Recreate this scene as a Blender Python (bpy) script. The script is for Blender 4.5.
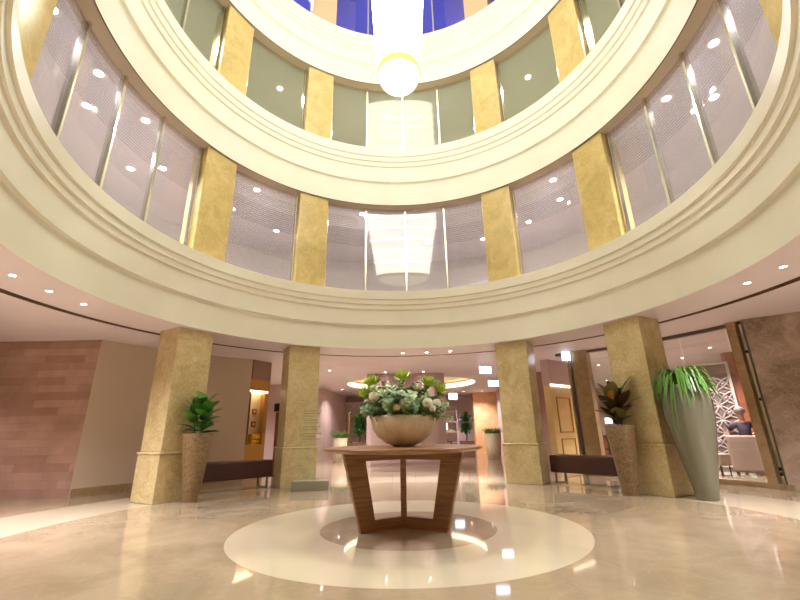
import bpy, bmesh, math, random
from mathutils import Vector, Matrix
from mathutils.geometry import tessellate_polygon
R_ = math.radians
PI = math.pi
random.seed(7)
C = bpy.context.scene.collection
for o in list(bpy.data.objects):
    bpy.data.objects.remove(o)

# ------------------------------------------------------------------ camera
cam_data = bpy.data.cameras.new('camera')
cam_data.sensor_width = 36.0
cam_data.lens = 408.4 * 36.0 / 800.0
cam_data.clip_start = 0.05
cam = bpy.data.objects.new('camera', cam_data)
C.objects.link(cam)
cam.location = (-0.047, -5.154, 1.0)
PITCH, ROLL = R_(18.12), R_(-1.02)
cam.matrix_world = (Matrix.Translation(cam.location) @ Matrix.Rotation(PI/2 + PITCH, 4, 'X') @ Matrix.Rotation(ROLL, 4, 'Z'))
bpy.context.scene.camera = cam

# ------------------------------------------------------------------ world, exposure
w = bpy.data.worlds.new('world'); bpy.context.scene.world = w; w.use_nodes = True
w.node_tree.nodes['Background'].inputs[0].default_value = (0.9, 0.8, 0.7, 1)
w.node_tree.nodes['Background'].inputs[1].default_value = 0.3
vs = bpy.context.scene.view_settings
vs.view_transform = 'Standard'; vs.look = 'None'; vs.gamma = 1.0; vs.use_curve_mapping = False
vs.exposure = 0.0

CHANDELIER_EMIT = 9.8
DOWN_W = 330.0          # watts of a ground-floor downlight
GAL_W = 1000.0           # watts of a gallery downlight
COVE_EMIT = 4.5

# ------------------------------------------------------------------ materials
def srgb(r, g, b):
    f = lambda c: (c/255/12.92) if c/255 <= .04045 else ((c/255+.055)/1.055)**2.4
    return (f(r), f(g), f(b), 1)

def newmat(name):
    m = bpy.data.materials.new(name); m.use_nodes = True
    nt = m.node_tree; b = nt.nodes['Principled BSDF']
    return m, nt, b

def plain(name, col, rough=.5, metal=0, spec=.5, emit=None, es=0, coat=0, bump=0, bscale=40):
    m, nt, b = newmat(name)
    b.inputs['Base Color'].default_value = col
    b.inputs['Roughness'].default_value = rough
    b.inputs['Metallic'].default_value = metal
    b.inputs['Specular IOR Level'].default_value = spec
    b.inputs['Coat Weight'].default_value = coat
    if emit:
        b.inputs['Emission Color'].default_value = emit
        b.inputs['Emission Strength'].default_value = es
    # a slight tonal variation so that no surface is dead flat
    n = nt.nodes.new('ShaderNodeTexNoise'); n.inputs['Scale'].default_value = bscale
    g = nt.nodes.new('ShaderNodeNewGeometry'); nt.links.new(g.outputs['Position'], n.inputs['Vector'])
    if not metal and not emit:
        mx = nt.nodes.new('ShaderNodeMix'); mx.data_type = 'RGBA'; mx.blend_type = 'MULTIPLY'
        mx.inputs[0].default_value = .12
        mx.inputs[6].default_value = col
        nt.links.new(n.outputs['Fac'], mx.inputs[7]); nt.links.new(mx.outputs[2], b.inputs['Base Color'])
    if bump:
        bp = nt.nodes.new('ShaderNodeBump'); bp.inputs['Strength'].default_value = bump; bp.inputs['Distance'].default_value = .01
        nt.links.new(n.outputs['Fac'], bp.inputs['Height']); nt.links.new(bp.outputs['Normal'], b.inputs['Normal'])
    return m

def marble(name, c1, c2, vein, scale=2.0, rough=.25, vamt=.35, spec=.5, stretch=(1, 1, 1)):
    m, nt, b = newmat(name)
    N = nt.nodes; L = nt.links
    g = N.new('ShaderNodeNewGeometry')
    mp = N.new('ShaderNodeMapping'); mp.inputs['Scale'].default_value = stretch
    L.new(g.outputs['Position'], mp.inputs['Vector'])
    n1 = N.new('ShaderNodeTexNoise'); n1.inputs['Scale'].default_value = scale; n1.inputs['Detail'].default_value = 8; n1.inputs['Distortion'].default_value = 1.2
    n2 = N.new('ShaderNodeTexNoise'); n2.inputs['Scale'].default_value = scale*2.3; n2.inputs['Detail'].default_value = 10; n2.inputs['Distortion'].default_value = 2.0
    L.new(mp.outputs[0], n1.inputs['Vector']); L.new(mp.outputs[0], n2.inputs['Vector'])
    r1 = N.new('ShaderNodeValToRGB'); r1.color_ramp.elements[0].position = .35; r1.color_ramp.elements[1].position = .65
    r1.color_ramp.elements[0].color = c1; r1.color_ramp.elements[1].color = c2
    L.new(n1.outputs['Fac'], r1.inputs[0])
    s = N.new('ShaderNodeMath'); s.operation = 'SUBTRACT'; s.inputs[1].default_value = .5; L.new(n2.outputs['Fac'], s.inputs[0])
    a = N.new('ShaderNodeMath'); a.operation = 'ABSOLUTE'; L.new(s.outputs[0], a.inputs[0])
    r2 = N.new('ShaderNodeValToRGB'); r2.color_ramp.elements[0].position = 0; r2.color_ramp.elements[1].position = .035
    r2.color_ramp.elements[0].color = (vamt, vamt, vamt, 1); r2.color_ramp.elements[1].color = (0, 0, 0, 1)
    L.new(a.outputs[0], r2.inputs[0])
    mx = N.new('ShaderNodeMix'); mx.data_type = 'RGBA'
    L.new(r2.outputs[0], mx.inputs[0]); L.new(r1.outputs[0], mx.inputs[6]); mx.inputs[7].default_value = vein
    L.new(mx.outputs[2], b.inputs['Base Color'])
    b.inputs['Roughness'].default_value = rough; b.inputs['Specular IOR Level'].default_value = spec
    return m, nt, b, mx

M = {}
M['fascia'] = plain('cream_plaster', srgb(236, 231, 212), .55, bscale=1.5)
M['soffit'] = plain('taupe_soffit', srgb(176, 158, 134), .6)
M['ceiling'] = plain('rose_plaster', srgb(228, 214, 216), .6, bscale=1)
M['slot'] = plain('dark_slot', srgb(120, 90, 75), .7)
M['gold_marble'] = marble('gold_marble', srgb(184, 163, 114), srgb(204, 185, 138), srgb(232, 216, 176), 2.6, .22, .45)[0]
M['pier_marble'] = marble('pier_marble', srgb(188, 164, 98), srgb(208, 184, 118), srgb(236, 214, 160), 2.2, .3, .35)[0]
M['grey_marble'] = marble('rose_brown_marble', srgb(138, 116, 98), srgb(178, 154, 136), srgb(206, 186, 170), 1.4, .18, .32)[0]
M['mauve'] = plain('mauve_wall', srgb(196, 168, 162), .5, bscale=1)
M['mauve_dark'] = plain('brown_mauve_stone', srgb(150, 114, 100), .3, bscale=3)
M['beige_wall'] = plain('beige_wall', srgb(208, 188, 164), .55, bscale=1)
M['skirting'] = marble('skirting_stone', srgb(150, 124, 88), srgb(170, 142, 104), srgb(200, 180, 140), 3, .3)[0]
M['orange_stone'] = marble('honey_onyx', srgb(214, 160, 112), srgb(228, 178, 130), srgb(240, 205, 165), 1.5, .25)[0]
M['terracotta'] = marble('terracotta_wall', srgb(150, 84, 56), srgb(176, 104, 72), srgb(200, 130, 100), 3, .5)[0]
M['gal2'] = plain('gallery_plaster_mauve', srgb(204, 200, 206), .6, bscale=1)
M['gal3'] = plain('gallery_plaster_olive', srgb(186, 190, 180), .6, bscale=1)
M['gal4'] = plain('gallery_plaster_blue_lit', srgb(84, 92, 200), .6, bscale=1)  # blue light on the top gallery, put into its plaster colour
M['carpet'] = plain('gallery_carpet', srgb(120, 100, 90), .9)
M['brass'] = plain('pale_brass', srgb(216, 212, 196), .18, 1)
M['chrome'] = plain('brushed_chrome', srgb(200, 198, 196), .2, 1)
M['frame_metal'] = plain('dark_door_metal', srgb(112, 104, 92), .3, .8)
M['leather'] = plain('dark_brown_leather', srgb(74, 42, 34), .38, bump=.15, bscale=120)
M['granite'] = marble('brown_granite', srgb(92, 70, 44), srgb(140, 112, 74), srgb(182, 156, 112), 30, .5, .5)[0]
M['vase'] = plain('grey_green_glaze', srgb(116, 114, 94), .16, coat=.4)
M['cream_stone'] = marble('cream_travertine', srgb(222, 208, 176), srgb(236, 224, 196), srgb(196, 172, 136), 9, .4, .5, stretch=(1, 1, .3))[0]
M['soil'] = plain('potting_soil', srgb(50, 38, 28), .95, bump=.6, bscale=90)
M['leaf'] = plain('glossy_green_leaf', srgb(80, 136, 50), .3, bscale=8)
M['leaf_dark'] = plain('deep_green_leaf', srgb(62, 112, 48), .3, bscale=8)
M['leaf_olive'] = plain('olive_leaf', srgb(106, 102, 54), .28, bscale=8)
M['leaf_brown'] = plain('bronze_leaf', srgb(66, 44, 24), .3, bscale=8)
M['leaf_rust'] = plain('rust_leaf', srgb(176, 104, 34), .35, bscale=8)
M['grass'] = plain('bright_grass_blade', srgb(92, 140, 42), .5, bscale=30)
M['euca'] = plain('eucalyptus_leaf', srgb(160, 180, 112), .5, bscale=30)
M['euca_dark'] = plain('dark_filler_leaf', srgb(98, 134, 66), .5, bscale=30)
M['lime'] = plain('lime_petal', srgb(186, 214, 72), .5, bscale=50)
M['lime_pale'] = plain('pale_lime_petal', srgb(222, 236, 150), .5, bscale=50)
M['rose'] = plain('cream_rose_petal', srgb(246, 240, 212), .5, bscale=40)
M['rose_pink'] = plain('peach_rose_petal', srgb(236, 202, 160), .5, bscale=40)
M['stem'] = plain('green_stem', srgb(110, 138, 66), .6)
M['bark'] = plain('brown_stem', srgb(104, 78, 46), .8)
M['white_paint'] = plain('white_lacquer', srgb(232, 226, 214), .35)
M['linen'] = plain('greige_upholstery', srgb(172, 146, 128), .8, bump=.1, bscale=200)
M['dark_wood'] = plain('near_black_wood', srgb(44, 28, 22), .35)
M['mid_wood'] = plain('red_brown_wood', srgb(120, 66, 34), .4)
M['black'] = plain('black_plastic', srgb(18, 16, 18), .3)
M['bulb'] = plain('lamp_lens', (1, 1, 1, 1), .5, emit=(1, .93, .85, 1), es=30)
M['gal_bulb'] = plain('gallery_lamp_lens', (1, 1, 1, 1), .5, emit=(.95, .95, 1, 1), es=60)
M['cove'] = plain('cove_strip', (1, 1, 1, 1), .5, emit=(1, .86, .62, 1), es=COVE_EMIT)
M['cove_plaster'] = plain('cove_plaster', srgb(240, 220, 176), .6)
M['sign_light'] = plain('lit_sign_face', (1, 1, 1, 1), .4, emit=(.72, .82, 1, 1), es=4)
M['sign_green'] = plain('sign_pictogram', srgb(120, 160, 220), .4, emit=(.35, .55, .9, 1), es=1.5)
M['shade'] = plain('lit_lamp_shade', (1, 1, 1, 1), .6, emit=(1, .82, .6, 1), es=5)
M['screen'] = plain('lit_screen', (1, 1, 1, 1), .3, emit=(1, .98, .95, 1), es=1.6)
M['yellow'] = plain('yellow_card', srgb(240, 190, 30), .5)
M['orange_card'] = plain('orange_card', srgb(225, 120, 40), .5)
M['gold_panel'] = plain('gold_lacquer_panel', srgb(226, 194, 132), .35, bscale=2)
M['gold_trim'] = plain('dull_gold_trim', srgb(184, 136, 66), .35, .4)
M['red_mark'] = plain('maroon_mark', srgb(150, 60, 40), .5)
M['paper_blue'] = plain('blue_cover', srgb(60, 110, 190), .5)
M['paper'] = plain('white_paper', srgb(228, 230, 236), .6)
M['skin'] = plain('skin', srgb(206, 150, 118), .5)
M['hair'] = plain('grey_hair', srgb(140, 122, 114), .7, bump=.4, bscale=150)
M['shirt'] = marble('dark_patterned_cloth', srgb(40, 30, 52), srgb(58, 44, 70), srgb(110, 90, 110), 30, .8)[0]
M['trousers'] = plain('dark_trousers', srgb(40, 38, 46), .8)
M['lattice'] = plain('silver_rose_lattice', srgb(214, 196, 188), .3, .35)
M['lattice_back'] = plain('mauve_lattice_backing', srgb(150, 124, 118), .5)
M['picture'] = marble('sepia_print', srgb(150, 110, 80), srgb(196, 156, 118), srgb(110, 80, 60), 6, .4)[0]
M['lavender'] = plain('lavender_curtain', srgb(170, 140, 205), .8)
M['peach_panel'] = plain('peach_plaster', srgb(246, 190, 150), .6)
M['shelf_back'] = marble('damask_back', srgb(150, 130, 116), srgb(186, 166, 150), srgb(210, 196, 180), 7, .5)[0]
M['crystal'] = plain('glowing_crystal', (1, 1, 1, 1), .2, emit=(1, .97, .86, 1), es=CHANDELIER_EMIT)
M['crystal_gold'] = plain('gold_crystal_band', srgb(250, 220, 120), .2, emit=(1, .72, .2, 1), es=1.1)
M['crystal_bowl'] = plain('glowing_bowl', (1, 1, 1, 1), .2, emit=(1, .9, .6, 1), es=2.2)

# floor: polished marble with the inlaid rings
def floor_material():
    m, nt, b, mx = marble('polished_marble_floor', srgb(154, 134, 108), srgb(172, 153, 127), srgb(192, 176, 150), 1.1, .045, .16, spec=.7)
    N = nt.nodes; L = nt.links
    g = N.new('ShaderNodeNewGeometry')
    sx = N.new('ShaderNodeVectorMath'); sx.operation = 'MULTIPLY'; sx.inputs[1].default_value = (1, 1, 0)
    L.new(g.outputs['Position'], sx.inputs[0])
    ln = N.new('ShaderNodeVectorMath'); ln.operation = 'LENGTH'; L.new(sx.outputs[0], ln.inputs[0])
    dv = N.new('ShaderNodeMath'); dv.operation = 'DIVIDE'; dv.inputs[1].default_value = 10; L.new(ln.outputs['Value'], dv.inputs[0])
    rp = N.new('ShaderNodeValToRGB'); cr = rp.color_ramp; cr.interpolation = 'CONSTANT'
    cr.elements[0].position = 0; cr.elements[0].color = (0, 0, 0, 1)
    cr.elements[1].position = .0975; cr.elements[1].color = (1, 1, 1, 1)
    for p, v in ((.1886, 0), (.441, .8), (.56, 0)):
        e = cr.elements.new(p); e.color = (v, v, v, 1)
    L.new(dv.outputs[0], rp.inputs[0])
    n = N.new('ShaderNodeTexNoise'); n.inputs['Scale'].default_value = 1.6; n.inputs['Detail'].default_value = 6
    L.new(g.outputs['Position'], n.inputs['Vector'])
    r2 = N.new('ShaderNodeValToRGB'); r2.color_ramp.elements[0].color = srgb(194, 179, 152); r2.color_ramp.elements[1].color = srgb(208, 195, 170)
    L.new(n.outputs['Fac'], r2.inputs[0])
    m2 = N.new('ShaderNodeMix'); m2.data_type = 'RGBA'
    L.new(rp.outputs[0], m2.inputs[0]); L.new(mx.outputs[2], m2.inputs[6]); L.new(r2.outputs[0], m2.inputs[7])
    L.new(m2.outputs[2], b.inputs['Base Color'])
    return m
M['floor'] = floor_material()

# red-brown stone courses
def course_material():
    m, nt, b = newmat('rose_stone_courses'); N = nt.nodes; L = nt.links
    g = N.new('ShaderNodeNewGeometry')
    sp = N.new('ShaderNodeSeparateXYZ'); L.new(g.outputs['Position'], sp.inputs[0])
    cb = N.new('ShaderNodeCombineXYZ'); L.new(sp.outputs['X'], cb.inputs[0]); L.new(sp.outputs['Z'], cb.inputs[1])
    br = N.new('ShaderNodeTexBrick'); br.inputs['Scale'].default_value = 1
    br.inputs['Brick Width'].default_value = .8; br.inputs['Row Height'].default_value = .145
    br.inputs['Mortar Size'].default_value = .003; br.offset_frequency = 2; br.offset = .37; br.squash = 1.3; br.squash_frequency = 3
    br.inputs['Color1'].default_value = srgb(170, 132, 114); br.inputs['Color2'].default_value = srgb(194, 158, 138); br.inputs['Mortar'].default_value = srgb(168, 130, 108)
    L.new(cb.outputs[0], br.inputs['Vector'])
    n = N.new('ShaderNodeTexNoise'); n.inputs['Scale'].default_value = 2.5; n.inputs['Detail'].default_value = 8
    L.new(g.outputs['Position'], n.inputs['Vector'])
    r = N.new('ShaderNodeValToRGB'); r.color_ramp.elements[0].color = (.62, .62, .62, 1); r.color_ramp.elements[1].color = (1, 1, 1, 1)
    r.color_ramp.elements[0].position = .3; r.color_ramp.elements[1].position = .7
    L.new(n.outputs['Fac'], r.inputs[0])
    mx = N.new('ShaderNodeMix'); mx.data_type = 'RGBA'; mx.blend_type = 'MULTIPLY'; mx.inputs[0].default_value = .6
    L.new(br.outputs['Color'], mx.inputs[6]); L.new(r.outputs[0], mx.inputs[7]); L.new(mx.outputs[2], b.inputs['Base Color'])
    b.inputs['Roughness'].default_value = .22
    return m
M['courses'] = course_material()

def wood_material():
    m, nt, b = newmat('walnut_veneer'); N = nt.nodes; L = nt.links
    t = N.new('ShaderNodeTexCoord')
    mp = N.new('ShaderNodeMapping'); mp.inputs['Scale'].default_value = (1.5, 1.5, 26)
    L.new(t.outputs['Object'], mp.inputs[0])
    n = N.new('ShaderNodeTexNoise'); n.inputs['Scale'].default_value = 1.6; n.inputs['Detail'].default_value = 7; n.inputs['Distortion'].default_value = .6
    L.new(mp.outputs[0], n.inputs['Vector'])
    r = N.new('ShaderNodeValToRGB'); r.color_ramp.elements[0].color = srgb(122, 82, 48); r.color_ramp.elements[1].color = srgb(166, 120, 74)
    r.color_ramp.elements[0].position = .3; r.color_ramp.elements[1].position = .7
    L.new(n.outputs['Fac'], r.inputs[0]); L.new(r.outputs[0], b.inputs['Base Color'])
    b.inputs['Roughness'].default_value = .3
    return m
M['wood'] = wood_material()

def pane_material(name, tint, haze, hz, gl, z0, z1):
    """gallery glass: mostly see-through, a mirror share, a faint frosted film of fine horizontal lines near its top"""
    m, nt, b = newmat(name); N = nt.nodes; L = nt.links
    out = N['Material Output']
    tr = N.new('ShaderNodeBsdfTransparent'); tr.inputs[0].default_value = tint
    df = N.new('ShaderNodeBsdfDiffuse'); df.inputs[0].default_value = haze
    gs = N.new('ShaderNodeBsdfGlossy'); gs.inputs['Roughness'].default_value = .03; gs.inputs[0].default_value = (.95, .95, .95, 1)
    g = N.new('ShaderNodeNewGeometry'); sp = N.new('ShaderNodeSeparateXYZ'); L.new(g.outputs['Position'], sp.inputs[0])
    a = N.new('ShaderNodeMath'); a.operation = 'MULTIPLY'; a.inputs[1].default_value = 19.0; L.new(sp.outputs['Z'], a.inputs[0])
    f = N.new('ShaderNodeMath'); f.operation = 'FRACT'; L.new(a.outputs[0], f.inputs[0])
    c = N.new('ShaderNodeMath'); c.operation = 'LESS_THAN'; c.inputs[1].default_value = .3; L.new(f.outputs[0], c.inputs[0])
    lo = N.new('ShaderNodeMath'); lo.operation = 'GREATER_THAN'; lo.inputs[1].default_value = z0; L.new(sp.outputs['Z'], lo.inputs[0])
    hi = N.new('ShaderNodeMath'); hi.operation = 'LESS_THAN'; hi.inputs[1].default_value = z1; L.new(sp.outputs['Z'], hi.inputs[0])
    m1 = N.new('ShaderNodeMath'); m1.operation = 'MULTIPLY'; L.new(c.outputs[0], m1.inputs[0]); L.new(lo.outputs[0], m1.inputs[1])
    m2 = N.new('ShaderNodeMath'); m2.operation = 'MULTIPLY'; L.new(m1.outputs[0], m2.inputs[0]); L.new(hi.outputs[0], m2.inputs[1])
    m3 = N.new('ShaderNodeMath'); m3.operation = 'MULTIPLY_ADD'; m3.inputs[1].default_value = .15; m3.inputs[2].default_value = hz
    L.new(m2.outputs[0], m3.inputs[0])
    dk = N.new('ShaderNodeMix'); dk.data_type = 'RGBA'; L.new(m2.outputs[0], dk.inputs[0]); dk.inputs[6].default_value = haze; dk.inputs[7].default_value = (.16, .15, .15, 1); L.new(dk.outputs[2], df.inputs[0])
    x1 = N.new('ShaderNodeMixShader'); L.new(m3.outputs[0], x1.inputs[0]); L.new(tr.outputs[0], x1.inputs[1]); L.new(df.outputs[0], x1.inputs[2])
    x2 = N.new('ShaderNodeMixShader'); x2.inputs[0].default_value = gl; L.new(x1.outputs[0], x2.inputs[1]); L.new(gs.outputs[0], x2.inputs[2])
    L.new(x2.outputs[0], out.inputs['Surface'])
    return m
M['pane2'] = pane_material('gallery_glass', (.9, .9, .9, 1), srgb(190, 184, 186), .2, .05, 5.6, 6.45)
M['pane3'] = pane_material('gallery_glass_green', (.84, .87, .82, 1), srgb(165, 168, 152), .14, .04, 90, 91)
M['pane4'] = pane_material('gallery_glass_blue', (.7, .75, 1, 1), srgb(90, 100, 210), .10, .06, 90, 91)
M['clear'] = pane_material('clear_glass', (.95, .96, .95, 1), srgb(200, 205, 200), .02, .05, 90, 91)
M['sign_glass'] = pane_material('greenish_sign_glass', (.96, .98, .95, 1), srgb(170, 185, 165), .02, .04, 90, 91)
M['etch'] = plain('etched_line', srgb(140, 132, 96), .6)

# ------------------------------------------------------------------ helpers
class MB:
    def __init__(s): s.v = []; s.f = []; s.sm = []
    def add(s, vs, fs, smooth=False, mat=None):
        n = len(s.v)
        s.v += [tuple(mat @ Vector(p)) if mat else tuple(p) for p in vs]
        s.f += [tuple(i+n for i in f) for f in fs]; s.sm += [smooth]*len(fs)
        return s
    def box(s, x0, x1, y0, y1, z0, z1, mat=None):
        return s.add([(x0,y0,z0),(x1,y0,z0),(x1,y1,z0),(x0,y1,z0),(x0,y0,z1),(x1,y0,z1),(x1,y1,z1),(x0,y1,z1)],
              [(0,3,2,1),(4,5,6,7),(0,1,5,4),(1,2,6,5),(2,3,7,6),(3,0,4,7)], False, mat)
    def bbox(s, x0, x1, y0, y1, z0, z1, b=.01, mat=None, seg=2):
        bm = bmesh.new()
        bmesh.ops.create_cube(bm, size=1)
        for v in bm.verts:
            v.co = Vector(((x0+x1)/2+v.co.x*(x1-x0), (y0+y1)/2+v.co.y*(y1-y0), (z0+z1)/2+v.co.z*(z1-z0)))
        bmesh.ops.bevel(bm, geom=bm.edges[:], offset=b, segments=seg, profile=.5, affect='EDGES')
        bm.verts.ensure_lookup_table()
        for i, v in enumerate(bm.verts): v.index = i
        s.add([v.co[:] for v in bm.verts], [[v.index for v in f.verts] for f in bm.faces], False, mat)
        bm.free(); return s
    def lathe(s, prof, n=48, c=(0,0), smooth=True, closed=False, a0=0, a1=2*PI, flute=0, nf=0):
        """revolve (r, z) pairs; each profile segment has its own vertices, so edges stay crisp"""
        full = abs(a1-a0-2*PI) < 1e-6
        P = list(prof) + ([prof[0]] if closed else [])
        m = n if full else n+1
        for (r0, z0), (r1, z1) in zip(P, P[1:]):
            vs = []
            for r, z in ((r0, z0), (r1, z1)):
                for i in range(m):
                    a = a0+(a1-a0)*i/n
                    rr = r + (flute*abs(math.sin(nf*a/2)) if flute else 0)
                    vs.append((c[0]+rr*math.sin(a), c[1]+rr*math.cos(a), z))
            fs = []
            for i in range(n):
                j = (i+1) % m
                if r0 < 1e-6: fs.append((i, m+j, m+i)) 
                elif r1 < 1e-6: fs.append((i, j, m+i))
                else: fs.append((i, j, m+j, m+i))
            s.add(vs, fs, smooth)
        return s
    def slathe(s, prof, n=40, c=(0,0)):
        """smooth revolve with shared vertices"""
        vs = []; fs = []
        for r, z in prof:
            for i in range(n):
                a = 2*PI*i/n; vs.append((c[0]+r*math.cos(a), c[1]+r*math.sin(a), z))
        for k in range(len(prof)-1):
            for i in range(n):
                j = (i+1) % n; fs.append((k*n+i, k*n+j, (k+1)*n+j, (k+1)*n+i))
        return s.add(vs, fs, True)
    def tube(s, pts, r, n=8, r1=None):
        pts = [Vector(p) for p in pts]; vs = []; fs = []
        for k, p in enumerate(pts):
            d = (pts[min(k+1, len(pts)-1)]-pts[max(k-1, 0)]).normalized()
            u = d.orthogonal().normalized() if abs(d.z) < .99 else Vector((1, 0, 0)); v = d.cross(u)
            rr = r if r1 is None else r+(r1-r)*k/(len(pts)-1)
            for i in range(n):
                a = 2*PI*i/n; vs.append(tuple(p+u*math.cos(a)*rr+v*math.sin(a)*rr))
        for k in range(len(pts)-1):
            for i in range(n):
                j = (i+1) % n; fs.append((k*n+i, k*n+j, (k+1)*n+j, (k+1)*n+i))
        fs.append(tuple(range(n))[::-1]); fs.append(tuple((len(pts)-1)*n+i for i in range(n)))
        return s.add(vs, fs, True)
    def prism(s, poly, z0, z1, mat=None):
        n = len(poly)
        vs = [(x, y, z0) for x, y in poly]+[(x, y, z1) for x, y in poly]
        fs = [tuple(range(n))[::-1], tuple(range(n, 2*n))]+[(i, (i+1) % n, n+(i+1) % n, n+i) for i in range(n)]
        return s.add(vs, fs, False, mat)
    def ball(s, c, r, sz=(1,1,1), n=12, m=8):
        prof = [(max(1e-4, math.sin(PI*k/m)), math.cos(PI*k/m)) for k in range(m+1)]
        vs = []; fs = []
        for a, z in prof:
            for i in range(n):
                t = 2*PI*i/n; vs.append((c[0]+r*sz[0]*a*math.cos(t), c[1]+r*sz[1]*a*math.sin(t), c[2]+r*sz[2]*z))
        for k in range(m):
            for i in range(n):
                j = (i+1) % n; fs.append((k*n+i, (k+1)*n+i, (k+1)*n+j, k*n+j))
        return s.add(vs, fs, True)
    def build(s, name, mat, parent=None, loc=None):
        me = bpy.data.meshes.new(name); me.from_pydata(s.v, [], s.f); me.update()
        me.polygons.foreach_set('use_smooth', s.sm)
        bm = bmesh.new(); bm.from_mesh(me); bmesh.ops.recalc_face_normals(bm, faces=bm.faces[:]); bm.to_mesh(me); bm.free()
        me.materials.append(mat)
        o = bpy.data.objects.new(name, me); C.objects.link(o)
        if parent: o.parent = parent
        if loc: o.location = loc
        return o

def tag(o, label=None, cat=None, group=None, kind=None):
    if label: o['label'] = label
    if cat: o['category'] = cat
    if group: o['group'] = group
    if kind: o['kind'] = kind
    return o
def empty(name, loc=(0,0,0), rz=0):
    o = bpy.data.objects.new(name, None); C.objects.link(o); o.location = loc; o.rotation_euler = (0,0,rz); o.empty_display_size = .1
    return o
def thing(name, label, cat, loc=(0,0,0), rz=0, group=None):
    return tag(empty(name, loc, rz), label, cat, group)
def copy_tree(o, parent=None):
    c = o.copy(); C.objects.link(c)
    if parent: c.parent = parent
    for ch in list(o.children): copy_tree(ch, c)
    return c
def struct(o):
    o['kind'] = 'structure'; return o
def pol(R, az): return (R*math.sin(R_(az)), R*math.cos(R_(az)))

AZ = 1.6                     # the atrium's own zero direction
RA, RB, RG = 4.32, 4.135, 4.56
ZC, ZO = 2.90, 2.92          # soffit over the ring, ceiling beyond the slot
LV = [dict(bot=2.90, lip=4.27), dict(bot=6.735, lip=8.38), dict(bot=10.78, lip=12.44), dict(bot=15.0, lip=16.2)]

# ------------------------------------------------------------------ structure: shell
struct(MB().box(-13, 14, -9, 20, -.1, 0).build('floor', M['floor']))
struct(MB().box(-13.2, -13, -9, 20, 0, 3.2).build('wall_west', M['beige_wall']))
struct(MB().box(14, 14.2, -9, 20, 0, 3.2).build('wall_east', M['mauve']))
struct(MB().box(-13, 14, -9.2, -9, 0, 3.2).build('wall_entrance', M['beige_wall']))
struct(MB().box(-13, 14, 17.2, 17.4, 0, 3.2).build('wall_far', M['mauve']))

def slab_with_holes(name, outer, holes, z, mat):
    pls = [[Vector((x, y, 0)) for x, y in p] for p in [outer]+holes]
    tri = tessellate_polygon(pls); flat = [v for p in pls for v in p]
    me = bpy.data.meshes.new(name); me.from_pydata([(v.x, v.y, z) for v in flat], [], [tuple(t) for t in tri]); me.update()
    me.materials.append(mat); o = bpy.data.objects.new(name, me); C.objects.link(o); return o
circ = lambda R, c=(0,0), n=160: [(c[0]+R*math.cos(2*PI*i/n), c[1]+R*math.sin(2*PI*i/n)) for i in range(n)]
OV, OVR = (.35, 11.9), 2.6
struct(slab_with_holes('ceiling_lobby', [(-13,-9),(14,-9),(14,17.3),(-13,17.3)], [circ(5.49), circ(OVR, OV)[::-1]], ZO, M['ceiling']))
c = MB(); c.lathe([(RA, ZC), (5.28, ZC)], 192); struct(c.build('ceiling_ring', M['ceiling']))
c = MB(); c.lathe([(5.28, ZC), (5.28, 3.05), (5.49, 3.05), (5.49, ZO)], 192); struct(c.build('trim_slot', M['slot']))
# round ceiling recess with its lit edge
c = MB(); c.lathe([(OVR, ZO), (OVR, 2.95)], 128, OV); c.lathe([(OVR, 3.12), (OVR, 3.2)], 128, OV); c.lathe([(OVR, 3.2), (0.001, 3.2)], 128, OV)
struct(c.build('ceiling_recess', M['cove_plaster']))
c = MB(); c.lathe([(OVR, 2.95), (OVR, 3.12)], 128, OV)
tag(c.build('cove_light', M['cove']), 'glowing warm strip round the edge of the circular ceiling recess', 'cove light')

# fascias: stepped cornices that run right round the well
def fascia(i, bot, lip):
    h = lip-bot; s = h/1.37
    z1 = bot+.55*s; z2 = bot+.93*s; z3 = bot+1.04*s; z4 = bot+1.16*s
    P = [(RA, bot-.002), (RA, z1-.05), (RA-.015, z1-.015), (RA-.07, z1), (RA-.07, z2-.03), (RA-.08, z2-.008), (RA-.11, z2), (RA-.11, z3-.025), (RA-.12, z3-.006), (RA-.148, z3),
         (RA-.148, z4-.02), (RA-.158, z4-.005), (RB, z4), (RB, lip), (RB+.12, lip), (RB+.12, lip-.1), (RG+.5, lip-.1)]
    c = MB(); c.lathe(P, 224)
    return struct(c.build('trim_%d' % i, M['fascia']))
for i, l in enumerate(LV): fascia(i+1, l['bot'], l['lip'])
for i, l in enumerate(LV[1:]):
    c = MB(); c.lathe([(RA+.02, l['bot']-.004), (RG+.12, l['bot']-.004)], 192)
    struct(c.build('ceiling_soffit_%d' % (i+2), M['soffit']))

# galleries behind the glass
for i, (lo, hi, m) in enumerate(((LV[0]['lip']-.1, LV[1]['bot'], 'gal2'), (LV[1]['lip']-.1, LV[2]['bot'], 'gal3'), (LV[2]['lip']-.1, LV[3]['bot'], 'gal4'))):
    RW = 8.2 if i < 2 else 6.4
    c = MB(); c.lathe([(RW, lo), (RW, hi)], 128); struct(c.build('wall_gallery_%d' % (i+2), M[m]))
    c = MB(); c.lathe([(RG+.12, hi), (RW, hi)], 128); struct(c.build('ceiling_gallery_%d' % (i+2), M[m]))
    c = MB(); c.lathe([(RG, lo), (RW, lo)], 128); struct(c.build('floor_gallery_%d' % (i+2), M['carpet']))
c = MB(); c.lathe([(6.4, 16.2), (0.001, 16.2)], 96); struct(c.build('ceiling_atrium', M['fascia']))

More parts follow.
